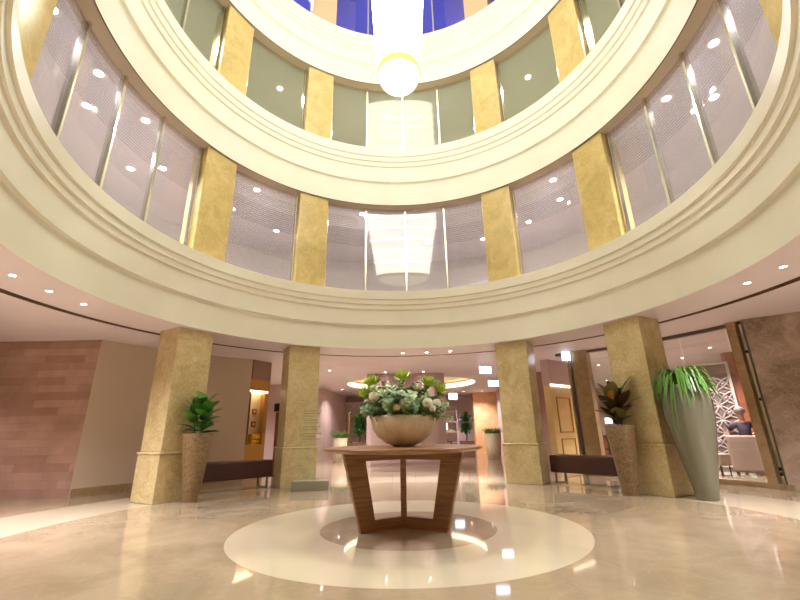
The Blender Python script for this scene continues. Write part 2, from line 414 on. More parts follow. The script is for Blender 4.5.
# windows: curved glass bays, each with its panes and brass mullions
def pane(az0, az1, z0, z1, mat, parent):
    c = MB(); c.lathe([(RG, z0), (RG, z1), (RG+.012, z1), (RG+.012, z0)], max(4, int((az1-az0)*1.2)), closed=True, a0=R_(az0), a1=R_(az1))
    return c.build('pane', mat, parent)
def mullion(az, z0, z1, parent, wd=.05):
    m = Matrix.Rotation(-R_(az), 4, 'Z')
    c = MB(); c.bbox(-wd/2, wd/2, RG-.05, RG+.06, z0, z1, .006, m, 1)
    return c.build('mullion', M['brass'], parent)
wn = 0
PIERS = [31, 61.5, 118.5, 149, -31, -61.5, -118.5, -149]
HALF = 4.75
for li in range(3):
    z0 = LV[li]['lip']-.1; z1 = LV[li+1]['bot']; mat = M['pane%d' % (li+2)]
    edges = sorted(a % 360 for a in PIERS)
    for k, a in enumerate(edges):
        b = edges[(k+1) % 8]
        if b < a: b += 360
        s, e = a+HALF+AZ, b-HALF+AZ
        wn += 1
        wd = struct(empty('window_%d' % wn))
        big = (b-a) > 45
        n = 4 if big else 1
        for j in range(n):
            pane(s+(e-s)*j/n+.15, s+(e-s)*(j+1)/n-.15, z0, z1, mat, wd)
            if j: mullion(s+(e-s)*j/n, z0, z1, wd)
        mullion(s+.3, z0, z1, wd, .035 if (big or k in (1, 2)) else .05); mullion(e-.3, z0, z1, wd, .05 if not big else .035)

# marble piers of the galleries
def pier_mesh(z0, z1, mat):
    c = MB(); c.bbox(-.36, .36, 4.37, 4.85, z0, z1, .008, None, 1)
    return c
NAMES = {-118.5: 'at the far left edge', -61.5: 'left, beside the four tall lined panes', -31: 'left of the centre panes', 31: 'right of the centre panes',
         61.5: 'right, beside the four tall panes', 118.5: 'at the far right edge'}
for li, azs in ((0, (-118.5, -61.5, -31, 31, 61.5, 118.5)), (1, (-61.5, -31, 31, 61.5)), (2, (-31, 31))):
    nm = ('second', 'third', 'fourth')[li]
    for a in azs:
        m = M['pier_marble'] if li < 2 else M['peach_panel']
        o = pier_mesh(LV[li]['lip']-.098, LV[li+1]['bot']-.006, m).build('marble_pier', m)
        o.rotation_euler = (0, 0, -R_(a+AZ))
        tag(o, ('gold marble pier on the %s floor gallery, %s' if li < 2 else 'peach coloured pier on the %s floor gallery, %s') % (nm, NAMES[a]), 'pier', 'gallery piers, %s floor' % nm)

# fourth floor hangings seen behind the blue glass
for a, wds in ((-20.5, 'left'), (23.5, 'right')):
    c = MB(); c.bbox(-.42, .42, 5.0, 5.06, LV[2]['lip']-.1, 14.9, .01, None, 1)
    o = c.build('hanging_panel', M['lavender']); o.rotation_euler = (0, 0, -R_(a))
    tag(o, 'lavender panel behind the blue top gallery glass, %s of the chandelier' % wds, 'panel')

# ------------------------------------------------------------------ ground-floor pillars
def pillar(az, label):
    t = thing('marble_pillar', label, 'pillar', (*pol(4.45, az+AZ), 0), -R_(az+AZ), 'square marble pillars round the lobby')
    MB().bbox(-.345, .345, 0, .6, .78, ZC, .012).build('shaft', M['gold_marble'], t)
    MB().bbox(-.37, .37, -.025, .625, 0, .735, .012).build('plinth', M['gold_marble'], t)
    MB().bbox(-.385, .385, -.04, .64, .735, .78, .016).build('moulding', M['gold_marble'], t)
    return t
pillar(-61.2, 'leftmost square marble pillar, behind the planter of glossy green leaves')
pillar(-31, 'square marble pillar behind the etched glass sign, left of the round table')
pillar(30.6, 'square marble pillar right of the round table, at the left end of a bench')
pillar(60.8, 'rightmost square marble pillar, between the granite planter and the tall vase')

# ------------------------------------------------------------------ side walls of the lobby
RWL = 6.78
# left: rose stone wall, then a curved beige wall with skirting
struct(MB().box(-12.9, -6.1, 2.98, 3.2, 0, ZO).build('wall_stone', M['courses']))
c = MB(); c.lathe([(RWL, 0), (RWL, ZO), (RWL+.2, ZO), (RWL+.2, 0)], 24, a0=R_(-64.3), a1=R_(-35.5)); struct(c.build('wall_left', M['beige_wall']))
c = MB(); c.lathe([(RWL-.02, 0), (RWL-.02, .14), (RWL, .14)], 24, a0=R_(-64.2), a1=R_(-35.5)); struct(c.build('baseboard_left', M['skirting']))
# stone pier at the end of the beige wall with the lit display niche
t = thing('display_cabinet', 'lit gold display niche with yellow cards between beige wall and pillar', 'cabinet', (0,0,0))
MB().prism([(-3.92,5.53),(-3.62,6.1),(-4.1,6.7),(-4.35,5.9)], 2.42, ZO).build('header', M['mauve_dark'], t)
MB().prism([(-3.94,5.53),(-3.62,6.12),(-4.1,6.7),(-4.35,5.9)], 2.14, 2.42).build('canopy', M['gold_trim'], t)
MB().prism([(-3.95,5.56),(-3.66,6.1),(-4.1,6.6),(-4.3,5.9)], 2.09, 2.14).build('light_strip', plain('niche_strip', (1,1,1,1), emit=(1,.8,.5,1), es=4), t)
MB().prism([(-4.12,5.82),(-3.82,6.4),(-4.1,6.7),(-4.35,5.95)], 0.0, 2.09).build('back_panel', M['cove_plaster'], t)
MB().prism([(-3.96,5.53),(-3.64,6.1),(-4.1,6.6),(-4.3,5.9)], 0.0, .8).build('base_cabinet', M['gold_trim'], t)
MB().prism([(-3.96,5.53),(-3.92,5.6),(-4.1,5.9),(-4.2,5.7)], .8, 2.09).build('jamb', M['mid_wood'], t)
MB().prism([(-3.7,6.0),(-3.64,6.1),(-3.84,6.44),(-3.92,6.3)], .8, 2.09).build('jamb', M['gold_trim'], t)
def onniche(u, off, z): # u 0..1 along the niche opening, pushed out by off
    a, b = Vector((-4.12, 5.82)), Vector((-3.82, 6.4)); p = a+(b-a)*u; n = Vector((.888, -.459))
    return (p.x+n.x*off, p.y+n.y*off, z)
ang = math.atan2(6.4-5.82, -3.82+4.12)
for k, z in enumerate((1.62, 1.3)):
    p = onniche(.45, .012, z)
    o = MB().bbox(-.07, .07, -.012, .012, -.07, .07, .004, None, 1).build('framed_emblem', M['red_mark'], None, p); o.rotation_euler = (0,0,ang)
    MB().ball((0, -.014, 0), .045, (1, .12, 1)).build('boss', M['gold_panel'], o)
    tag(o, 'small maroon framed emblem in the gold display niche, %s one' % ('upper', 'lower')[k], 'emblem')
for k, z in enumerate((.86, 1.0)):
    o = MB().bbox(-.2, .2, -.07, .07, -.055, .055, .004, None, 1).build('yellow_box', M['yellow'], None, onniche(.45, .14, z-.005)); o.rotation_euler = (0,0,ang)
    MB().box(-.2, .2, -.0725, -.07, -.012, .006).build('band', M['orange_card'], o)
    tag(o, 'yellow box in the gold display niche, %s one of two' % ('bottom', 'top')[k], 'box', 'yellow boxes in the niche')
# small black screen on a post near the niche
t = thing('information_screen', 'small black screen on a wooden stand left of the glass sign pillar', 'screen', (-3.42, 6.55, 0), R_(-10))
MB().bbox(-.18, .18, -.02, .02, 1.64, 1.86, .006).build('screen_panel', M['black'], t)
MB().bbox(-.13, .13, .0, .12, 0.03, 1.62, .006).build('post', M['mid_wood'], t)
MB().bbox(-.2, .2, -.1, .22, 0, .03, .006).build('base', M['black'], t)

# right: marble wall, glass wall with door posts, sill and head rail
a, b = Vector((6.33, 2.27)), Vector((9.4, -.15)); n = (b-a).orthogonal().normalized()*.55
if n.y < 0: n = -n
struct(MB().prism([tuple(a), tuple(b), tuple(b+n), tuple(a+n)], 0, ZO).build('wall_marble', M['grey_marble']))
RGW = 6.85
c = MB(); c.lathe([(RGW-.12, 0), (RGW-.12, .09), (RGW+.12, .09), (RGW+.12, 0)], 48, a0=R_(42.6), a1=R_(71)); struct(c.build('trim_sill', M['skirting']))
c = MB(); c.lathe([(RGW-.05, ZO-.07), (RGW-.05, ZO), (RGW+.05, ZO), (RGW+.05, ZO-.07)], 48, closed=True, a0=R_(36), a1=R_(71)); struct(c.build('trim_head', M['frame_metal']))
wd = struct(empty('window_25'))
for s, e in ((42.8, 51.5), (51.7, 59.6), (59.8, 67)):
    c = MB(); c.lathe([(RGW, .09), (RGW, ZO-.07), (RGW+.012, ZO-.07), (RGW+.012, .09)], 10, closed=True, a0=R_(s), a1=R_(e)); c.build('pane', M['clear'], wd)
def post(az0, az1, r0, r1, mat, name, label):
    c = MB(); c.lathe([(r0, .0), (r0, ZO-.0), (r1, ZO), (r1, 0)], 4, closed=True, a0=R_(az0), a1=R_(az1))
    # end caps
    for a in (az0, az1):
        p = [(*pol(r0, a), 0), (*pol(r1, a), 0), (*pol(r1, a), ZO), (*pol(r0, a), ZO)]; c.add(p, [(0,1,2,3)])
    return tag(c.build(name, mat), label, 'post')
post(39.6, 42.6, RGW-.14, RGW+.14, M['skirting'], 'door_post', 'dark stone clad post beside the narrow glass door, right of the centre right pillar')
post(67.9, 69.2, RGW-.14, RGW+.16, M['skirting'], 'stone_post', 'olive stone post at the right end of the lounge glass')
t = thing('door_frame', 'tall shiny metal door frame with hinges in front of the door post', 'door frame', (*pol(RGW, 38.9), 0), -R_(38.9))
MB().bbox(-.07, -.03, -.1, .1, 0, ZO-.07, .004, None, 1).build('jamb', M['chrome'], t)
MB().bbox(.0, .05, -.08, .08, 0, ZO-.07, .004, None, 1).build('jamb', M['frame_metal'], t)
for z in (.4, 1.2, 2.2): MB().bbox(-.03, .0, -.1, -.06, z, z+.12, .003, None, 1).build('hinge', M['chrome'], t)
t = thing('door_leaf_edge', 'slim chrome glass door edge with dark locks against the brown marble wall', 'door', (*pol(RGW-.05, 69.9), 0), -R_(69.9))
MB().bbox(-.03, .03, -.08, .08, .09, ZO-.08, .004, None, 1).build('stile', M['chrome'], t)
MB().bbox(.03, .05, -.1, .1, .09, ZO-.08, .004, None, 1).build('seal', M['frame_metal'], t)
for z in (.22, .3, 1.45, 2.3): MB().bbox(-.02, .02, -.092, -.08, z, z+.05, .002, None, 1).build('lock', M['black'], t)

# gold-lit panelled wall with script ornament behind the door
t = thing('gold_panelled_wall', 'gold lit panelled wall section seen through the narrow glass door', 'wall panel', (0,0,0))
GA, GB = Vector((4.05, 6.35)), Vector((4.95, 7.05)); gd = (GB-GA).normalized(); gn = Vector((-gd.y, gd.x))
def gpt(u, off): p = GA+(GB-GA)*u-gn*off; return (p.x, p.y)
MB().prism([gpt(0,0), gpt(1,0), gpt(1,-.2), gpt(0,-.2)], 0, 2.2).build('panel', M['gold_panel'], t)
MB().prism([gpt(-.02,.03), gpt(1,.03), gpt(1,-.2), gpt(-.02,-.2)], 2.2, ZO).build('header', M['mauve'], t)
MB().prism([gpt(-.02,.045), gpt(1,.045), gpt(1,.03), gpt(-.02,.03)], 2.18, 2.24).build('light_strip', plain('strip', (1,1,1,1), emit=(1,.85,.6,1), es=3), t)
for u0, u1, z0, z1 in ((.2, .8, .95, 1.9), (.2, .8, .15, .8)):
    for q in ((u0,u0+.03,z0,z1),(u1-.03,u1,z0,z1),(u0,u1,z0,z0+.03),(u0,u1,z1-.03,z1)):
        MB().prism([gpt(q[0],.02), gpt(q[1],.02), gpt(q[1],0), gpt(q[0],0)], q[2], q[3]).build('moulding', M['gold_trim'], t)
c = MB()
pts = [gpt(.05+.85*k/60, .07+0*k) + (2.08+.055*math.sin(k*.9)+.03*math.sin(k*.37),) for k in range(61)]
c.tube(pts, .012, 6)
pts = [gpt(.1+.7*k/40, .07) + (2.04+.05*math.cos(k*1.1),) for k in range(41)]
c.tube(pts, .01, 6)
tag(c.build('scroll_ornament', M['white_paint']), 'white curling scroll ornament on the gold panelled wall', 'ornament')

# brown stone pier behind the right-hand pillar
struct(MB().box(4.3, 5.0, 8.9, 9.5, 0, ZO).build('wall_pier_right', M['mauve_dark']))
struct(MB().box(-9, -3.95, 11.1, 11.3, 0, ZO).build('wall_corridor_back', M['mauve']))
# centre block
c = MB(); c.prism([(-1.06, 8.6), (1.12, 8.6), (1.38, 8.68), (1.38, 9.6), (-1.2, 9.6), (-1.2, 8.66)], 0, ZO)
struct(c.build('wall_center', M['mauve']))
for k, (x0, x1) in enumerate(((-1.0, -.42), (-.38, .3), (.34, 1.06))):
    struct(MB().bbox(x0, x1, 8.57, 8.6, .12, 2.86, .006, None, 1).build('trim_panel_%d' % (k+1), M['mauve']))
# far left and far right side walls
struct(MB().prism([(-3.95, 11.6), (-3.7, 11.6), (-2.95, 17.2), (-3.25, 17.2)], 0, ZO).build('wall_corridor_left', M['mauve']))
struct(MB().box(-3.95, -3.6, 11.1, 11.55, 0, ZO).build('wall_corridor_pier', M['orange_stone']))
struct(MB().box(3.55, 4.7, 16.0, 16.4, 0, ZO).build('wall_onyx', M['orange_stone']))
struct(MB().prism([(4.2, 11.4), (4.5, 11.4), (5.0, 16.0), (4.7, 16.0)], 0, ZO).build('wall_corridor_right', M['mauve']))
for k, (x0, x1) in enumerate(((-3.0, -1.3), (1.35, 2.75))):
    t = thing('display_shelf', 'tall pale patterned shelf unit behind the round topped tree, %s of the flowers' % ('left', 'right')[k], 'shelf', ((x0+x1)/2, 16.7, 0))
    hw = (x1-x0)/2
    MB().bbox(-hw, hw, .14, .2, 0, 2.6, .005, None, 1).build('back_panel', M['shelf_back'], t)
    for s in (-1, 1): MB().bbox(s*hw-.03, s*hw+.03, -.15, .14, 0, 2.6, .005, None, 1).build('side_panel', M['mauve'], t)
    for z in (.5, 1.0, 1.5, 2.0, 2.55): MB().bbox(-hw+.03, hw-.03, -.14, .14, z, z+.04, .004, None, 1).build('shelf', M['mauve'], t)

# picture in its gold frame at far right
t = thing('framed_picture', 'tall gold framed sepia picture on the wall past the grass planter', 'picture', (4.29, 12.7, 0), R_(84.5))
MB().bbox(-.55, .55, -.0, .04, 1.1, 2.3, .008).build('print', M['picture'], t)
for q in ((-.6,-.52,1.05,2.35),(.52,.6,1.05,2.35),(-.6,.6,1.05,1.13),(-.6,.6,2.27,2.35)):
    MB().bbox(q[0],q[1],-.02,.05,q[2],q[3],.006,None,1).build('frame', M['gold_trim'], t)

# ------------------------------------------------------------------ lamps
def spot(name, parent, loc, watts, col, angle=130, rad=.06, target=None):
    l = bpy.data.lights.new(name, 'SPOT'); l.energy = watts; l.color = col; l.spot_size = R_(angle); l.spot_blend = 1; l.shadow_soft_size = rad
    o = bpy.data.objects.new(name, l); C.objects.link(o); o.parent = parent; o.location = loc
    return o
dl = None
def downlight(x, y, z, label, watts=DOWN_W, group='recessed downlights in the ground floor ceiling', col=(1, .95, .99), kind='g'):
    global protos
    p = protos.get(kind)
    if p is None:
        t = empty('ceiling_downlight')
        q = 1 if kind == 'g' else 2
        c = MB(); c.lathe([(.06*q, -.003), (.05*q, -.008), (.034*q, -.003), (.034*q, 0), (.06*q, 0)], 24); c.build('trim_ring', M['white_paint'], t)
        c = MB(); c.lathe([(.034*q, -.004), (.001, -.004)], 20)
        c.build('lens', M['bulb'] if kind == 'g' else M['gal_bulb'], t)
        spot('lamp', t, (0, 0, -.03), watts, col)
        protos[kind] = t; p = t
    else:
        p = copy_tree(p)
        for ch in p.children:
            if ch.type == 'LIGHT':
                ch.data = ch.data.copy(); ch.data.energy = watts; ch.data.color = col
    p.location = (x, y, z); tag(p, label, 'downlight', group)
    return p
protos = {}
DL = [(-97, 'leftmost'), (-90, 'middle'), (-83, 'rightmost')]
for a, w_ in DL: downlight(*pol(4.76, a), ZC, 'small ceiling downlight above the rose stone wall, %s of three' % w_)
for a, w_ in ((0, 'leftmost'), (6.9, 'middle'), (13.7, 'rightmost')): downlight(*pol(4.9, a), ZC, 'small ceiling downlight above the flowers, %s of three in the front row' % w_)
for a, w_ in ((88, 'left'), (95, 'right')): downlight(*pol(4.76, a), ZC, 'small ceiling downlight above the brown marble wall, %s one' % w_)
for x, y, lb in ((-.57, 8.3, 'small downlight washing the centre wall, left one'), (.68, 8.3, 'small downlight washing the centre wall, right one'),
                 (-2.3, 7.7, 'small ceiling downlight just right of the sign pillar'),
                 (6.05, 4.35, 'small ceiling downlight in the lounge nearest the rightmost pillar'), (7.7, 5.0, 'small ceiling downlight in the lounge nearest the lattice panel'),
                 (7.99, 6.5, 'small ceiling downlight deep in the lounge left of the lattice'), (6.1, 7.6, 'small ceiling downlight beyond the glass door, nearest one'),
                 (8.3, 13.2, 'small ceiling downlight beyond the glass door, farthest one'), (8.3, 11.7, 'small ceiling downlight beyond the glass door, middle one'),
                 (-2.7, 13.5, 'tiny ceiling downlight by the far left corridor wall'), (3.9, 15.2, 'tiny ceiling downlight before the orange stone wall'), (3.0, 15.4, 'tiny ceiling downlight before the right shelf')):
    downlight(x, y, ZO, lb, 30 if 'washing' in lb else (DOWN_W*1.8 if ('lounge' in lb or 'glass door' in lb) else DOWN_W))
# unseen fill downlights, added to brighten the lobby edges and corridors
for x, y, lb in ((-8.2, .8, 'left lobby before the stone wall'), (-8.0, -2.5, 'left lobby behind the viewer'), (-6, -5.5, 'entrance side, far left'), (-2, -7, 'entrance side, left of centre'),
                 (2, -7, 'entrance side, right of centre'), (6, -5.5, 'entrance side, far right'), (8.0, -2.8, 'right lobby behind the viewer'), (-2.95, 7.8, 'corridor behind the sign pillar, nearer one'),
                 (-3.2, 9.4, 'corridor behind the sign pillar, farther one'), (-6.5, 9.0, 'hall behind the curved beige wall'), (10.8, 3.2, 'lounge corner behind the brown marble wall'),
                 (-5.6, -1.5, 'ring left of the viewer'), (5.6, -1.5, 'ring right of the viewer')):
    downlight(x, y, ZO, 'added fill downlight over the '+lb, DOWN_W*1.5)
for x, lb in ((-.5, 'left'), (.9, 'right')):  # added fill lamps, hidden by the centre wall, to brighten the far end
    downlight(x, 11.0, 3.2, 'added fill downlight inside the round ceiling recess behind the centre wall, %s one' % lb, DOWN_W*1.6)

L2 = 'downlight behind second floor glass, '
GAL = [(-101.8, 4.95, 'highest in the left tall panes'), (-89.3, 4.95, 'second in the near row of the left tall panes'), (-76.8, 4.95, 'third in the near row of the left tall panes'),
       (-82.5, 5.7, 'small one in the middle row of the left tall panes'), (-66.8, 6.55, 'deepest one in the left tall panes'), (-64, 5.9, 'in the pane beside the left wide pier'),
       (-45.1, 4.95, 'near one of the single left bay'), (-33, 6.7, 'deep one of the single left bay'),
       (-12.4, 4.85, 'near one left of the reflected chandelier'), (8, 6.6, 'beside the reflected chandelier'), (22, 6.9, 'deep one at the right of the centre bay'),
       (48.2, 4.95, 'near one of the single right bay'), (45, 5.9, 'middle one of the single right bay'), (34.7, 6.5, 'deep one at the left of the single right bay'),
       (80.5, 4.95, 'lower one in the near row of the right tall panes'), (82, 5.8, 'small one in the middle row of the right tall panes'), (93.4, 4.95, 'middle one in the near row of the right tall panes'), (105.5, 4.95, 'highest in the right tall panes')]
for a, r, lb in GAL:
    downlight(*pol(r, a), LV[1]['bot'], L2+lb, GAL_W, 'downlights of the second floor gallery', (.96, .95, 1), 'h')
L3 = 'downlight behind third floor glass, '
for a, r, lb in ((-38.6, 5.6, 'in the left single bay'), (-3.7, 5.57, 'left of the hanging chandelier'), (6.5, 5.6, 'right of the hanging chandelier'), (42.5, 5.6, 'in the right single bay'),
                 (-75, 5.6, 'in the tall panes at top left'), (75, 5.6, 'in the tall panes at top right')):
    downlight(*pol(r, a), LV[2]['bot'], L3+lb, GAL_W*2.4, 'downlights of the third floor gallery', (.97, 1, .93), 'h')
for a, lb in ((-35, 'left'), (0, 'middle'), (35, 'right')):
    downlight(*pol(5.6, a), LV[3]['bot'], 'round downlight behind the fourth floor gallery glass, %s one' % lb, GAL_W*1.2, 'downlights of the fourth floor gallery', (.8, .8, 1), 'h')

# chandelier: glowing stacked drums of crystal strands
t = thing('crystal_chandelier', 'huge glowing white crystal chandelier of stacked drums hanging down the atrium', 'chandelier', (0, 0, 0))
z = 6.62; k = 0
while z < 14.3:
    r = .36+.02*min(k, 4)+.008*min(k, 8); h = .46
    c = MB(); c.lathe([(r-.05, z), (r-.02, z+.02), (r, z+h-.05), (r-.08, z+h)], 96, flute=.018, nf=48); c.build('crystal_tier', M['crystal'], t)
    z += h; k += 1
c = MB(); c.slathe([(.345, 6.62), (.36, 6.56), (.335, 6.50), (.30, 6.52), (.30, 6.62)], 48); c.build('gold_band', M['crystal_gold'], t)
c = MB(); c.slathe([(.33*math.cos(a), 6.52-.30*math.sin(a)) for a in [PI/2*q/10 for q in range(11)]][:-1]+[(.002, 6.22)], 48); c.build('glass_bowl', M['crystal_bowl'], t)
c = MB(); c.lathe([(.05, 14.3), (.05, 16.1)], 16); c.build('suspension_rod', M['brass'], t)
c = MB(); c.lathe([(.5, 16.19), (.5, 16.1), (.001, 16.08)], 48); c.build('ceiling_plate', M['brass'], t)

# exit signs
def exit_sign(loc, rz, wd, ht, label):
    t = thing('exit_sign', label, 'sign', loc, rz, 'lit exit signs under the ceiling')
    top = ZO-loc[2]
    MB().bbox(-wd/2, wd/2, -.015, .015, -ht/2, ht/2, .004, None, 1).build('lit_panel', M['sign_light'], t)
    MB().bbox(-wd/2-.01, wd/2+.01, -.025, .025, ht/2, ht/2+.03, .004, None, 1).build('housing', M['white_paint'], t)
    if top-ht/2-.03 > .01:
        for s in (-1, 1): MB().tube([(s*wd*.35, 0, ht/2+.03), (s*wd*.35, 0, top)], .006, 6).build('hanger', M['chrome'], t)
exit_sign((2.36, 6.6, 2.69), 0, .34, .19, 'lit white exit sign left of the right pillar, nearest and largest')
exit_sign((3.2, 9.5, 2.63), 0, .36, .2, 'lit white exit sign left of the right pillar, the middle one')
exit_sign((2.24, 13.5, 2.54), 0, .38, .26, 'lit white exit sign farthest back beside the centre wall')
exit_sign((4.12, 5.12, 2.79), -R_(15), .2, .22, 'lit white exit sign at the top of the metal door frame')
exit_sign((4.72, 5.42, 2.76), -R_(60), .2, .22, 'bluish exit sign just right of the door post, behind the glass')

# ------------------------------------------------------------------ round table
TX, TY = -.045, .0
t = thing('round_table', 'large round walnut table with trapezoid panel legs at the lobby centre', 'table', (TX, TY, 0))
c = MB(); c.slathe([(.002, .856), (.90, .856), (.925, .852), (.93, .845), (.925, .828), (.86, .806), (.80, .800), (.002, .80)], 96); o = c.build('tabletop', M['wood'], t)
for p in o.data.polygons: p.use_smooth = False
for k, a in enumerate((-150, -30, 90)):
    # one trapezoid frame standing radially: outer leg, top rail, bottom rail, inner post
    ro_b, ro_t, th = .54, .76, .03
    zt, zb = .80, 0
    def fr(poly, c):
        n = len(poly)
        v = [(x, -th, z) for x, z in poly]+[(x, th, z) for x, z in poly]
        f = [tuple(range(n))[::-1], tuple(range(n, 2*n))]+[(i, (i+1) % n, n+(i+1) % n, n+i) for i in range(n)]
        c.add(v, f, False, Matrix.Rotation(R_(a), 4, 'Z'))
    lo = ro_b+(ro_t-ro_b)*(.10/.8)
    top_in = ro_b+(ro_t-ro_b)*(.71/.8)
    wl = .185
    c = MB(); fr([(ro_b-wl, zb), (ro_b, zb), (ro_t, zt), (ro_t-wl-.06, zt)], c); leg = c.build('leg', M['wood'], t)
    c = MB(); fr([(.03, zb), (ro_b-wl+.0, zb), (lo-wl-.0, .115), (.03, .115)], c); c.build('bottom_rail', M['wood'], t)
    c = MB(); fr([(.03, .715), (top_in-wl-.045, .715), (ro_t-wl-.062, zt), (.03, zt)], c); c.build('top_rail', M['wood'], t)
c = MB(); c.bbox(-.034, .034, -.034, .034, 0, .8, .004, Matrix.Rotation(R_(0), 4, 'Z'), 1); c.build('centre_post', M['wood'], t)

# stone bowl
BX, BY, BZ = -.035, 0.0, .8565
t = thing('flower_bowl', 'wide cream stone bowl full of flowers on the round table', 'bowl', (BX, BY, BZ))
prof = [(.002, 0), (.105, 0), (.12, .004), (.215, .045), (.30, .105), (.357, .18), (.386, .26), (.394, .345), (.38, .35), (.368, .34), (.35, .27), (.002, .25)]
MB().slathe(prof, 56).build('bowl', M['cream_stone'], t)
MB().slathe([(.002, .30), (.36, .295), (.36, .28), (.002, .28)], 40).build('moss', M['soil'], t)

# flowers
SZ = BZ+.30
def leafy(c, p, d, ln, wd, curl=.25, fold=.15, n=5):
    """one leaf from p along d"""
    p = Vector(p); d = Vector(d).normalized(); side = d.cross(Vector((0, 0, 1)))
    side = side.normalized() if side.length > .05 else Vector((1, 0, 0)); up = side.cross(d).normalized()
    vs = []; fs = []
    for k in range(n+1):
        t_ = k/n; w_ = wd*math.sin(PI*min(1, .08+.92*t_))**.8*.5 if t_ < 1 else 0.0
        q = p+d*ln*t_-up*ln*curl*t_*t_
        vs += [tuple(q-side*w_+up*fold*w_), tuple(q), tuple(q+side*w_+up*fold*w_)]
    for k in range(n):
        a_ = k*3; fs += [(a_, a_+1, a_+4, a_+3), (a_+1, a_+2, a_+5, a_+4)]
    c.add(vs, fs, True)
# eucalyptus sprigs: one is built, the rest are copies
def sprig(name, mat, seed, ln=.3):
    rnd = random.Random(seed); t = empty(name)
    pts = [(0, 0, 0), (.01, .01, ln*.35), (.03, .0, ln*.7), (.06, 0, ln)]
    MB().tube(pts, .003, 5, .0015).build('stem', M['stem'], t)
    c = MB()
    for k in range(34):
        f = .15+.85*k/33; a_ = k*2.4+rnd.random(); z_ = ln*f
        leafy(c, (.06*f*f, 0, z_), (math.cos(a_), math.sin(a_), .45+.3*rnd.random()), .07*(1.15-.4*f), .05*(1.15-.3*f), .3)
    o = c.build('foliage', mat, t); o['kind'] = 'stuff'
    return t
sp1 = sprig('eucalyptus_sprig', M['euca'], 1, .32); sp2 = sprig('greenery_sprig', M['euca_dark'], 2, .28)
rnd = random.Random(5)
spots = []
for k in range(96):
    ring = (k+.5)/96; a_ = k*2.39996; r = .33*math.sqrt(ring)
    spots.append((r, a_))
first = {1: True, 2: True}
for k, (r, a_) in enumerate(spots):
    w_ = 1 if k % 2 else 2
    base = sp1 if w_ == 1 else sp2
    o = base if first[w_] else copy_tree(base); first[w_] = False
    o.location = (BX+r*.8*math.cos(a_), BY+r*.8*math.sin(a_), SZ-.005)
    tilt = .1+.85*(r/.33)**1.4+rnd.uniform(-.15, .15)
    o.rotation_euler = (rnd.uniform(-.1, .1), tilt, a_+rnd.uniform(-.3, .3))
    s = rnd.uniform(1.0, 1.7)-.45*(r/.33); o.scale = (s, s, s)
    lx = r*math.cos(a_); sd = 'at the left of' if lx < -.11 else ('at the right of' if lx > .11 else 'at the middle of')
    if w_ == 1: tag(o, 'grey green eucalyptus sprig %s the stone flower bowl' % sd, 'sprig', 'eucalyptus sprigs %s the bowl' % sd)
    else: tag(o, 'darker green leafy sprig %s the stone flower bowl' % sd, 'sprig', 'dark leafy sprigs %s the bowl' % sd)
# one long sprig reaching out to the right
o = copy_tree(sp1); o.location = (BX+.3, BY-.16, SZ+.02); o.rotation_euler = (0, 1.42, -.3); o.scale = (.85, .85, .85)
tag(o, 'long eucalyptus sprig sticking out over the right rim of the bowl', 'sprig')

def bloom(x, z, y, label, ang=0, sz=1.0):
    sz *= 1.25
    """large lime green open bloom on a thick stem"""
    t = thing('lime_bloom', label, 'flower', (x, y, z), 0, 'large lime green blooms')
    rr = random.Random(int(x*1000)+9)
    c = MB(); b0 = Matrix.Rotation(-ang, 3, 'Y') @ Vector((x*.35-x, 0, SZ-z)); c.tube([tuple(b0), (b0.x*.4, 0, b0.z*.45), (0, 0, -.02)], .011, 8, .009); c.build('stem', M['stem'], t)
    c = MB()
    c.slathe([(.002, -.03), (.02, -.022), (.032, .0), (.03, .02), (.002, .03)], 16)
    c.build('calyx', M['stem'], t)
    for lay, (nn, tilt, ln, mt) in enumerate(((18, .9, .10, 'lime'), (16, .62, .11, 'lime_pale'), (14, .3, .11, 'lime'))):
        for k in range(nn):
            a_ = 2*PI*(k+.5*lay)/nn+rr.uniform(-.1, .1)
            tl = tilt+rr.uniform(-.1, .1)
            c = MB(); leafy(c, (.012*math.cos(a_), .012*math.sin(a_), .0), (math.sin(tl)*math.cos(a_), math.sin(tl)*math.sin(a_), math.cos(tl)), ln*sz*rr.uniform(.85,1.12), .026*sz, .05, .4, 4)
            c.build('petal', M[mt], t)
    t.rotation_euler = (0, ang, 0)
    return t
bloom(-.40, 1.56, -.05, 'lime green bloom at the top left of the flower bowl', -.25, 1.1)
bloom(-.48, 1.44, -.02, 'lime green bloom lowest at the left edge of the flowers', -.5, 1.0)
bloom(-.035, 1.61, -.05, 'lime green bloom standing tallest at the middle of the flowers', 0, 1.15)
bloom(.265, 1.54, -.05, 'lime green bloom leaning right, second from the right', .3, 1.1)
bloom(.41, 1.46, -.03, 'lime green bloom farthest right in the flower bowl', .35, 1.1)

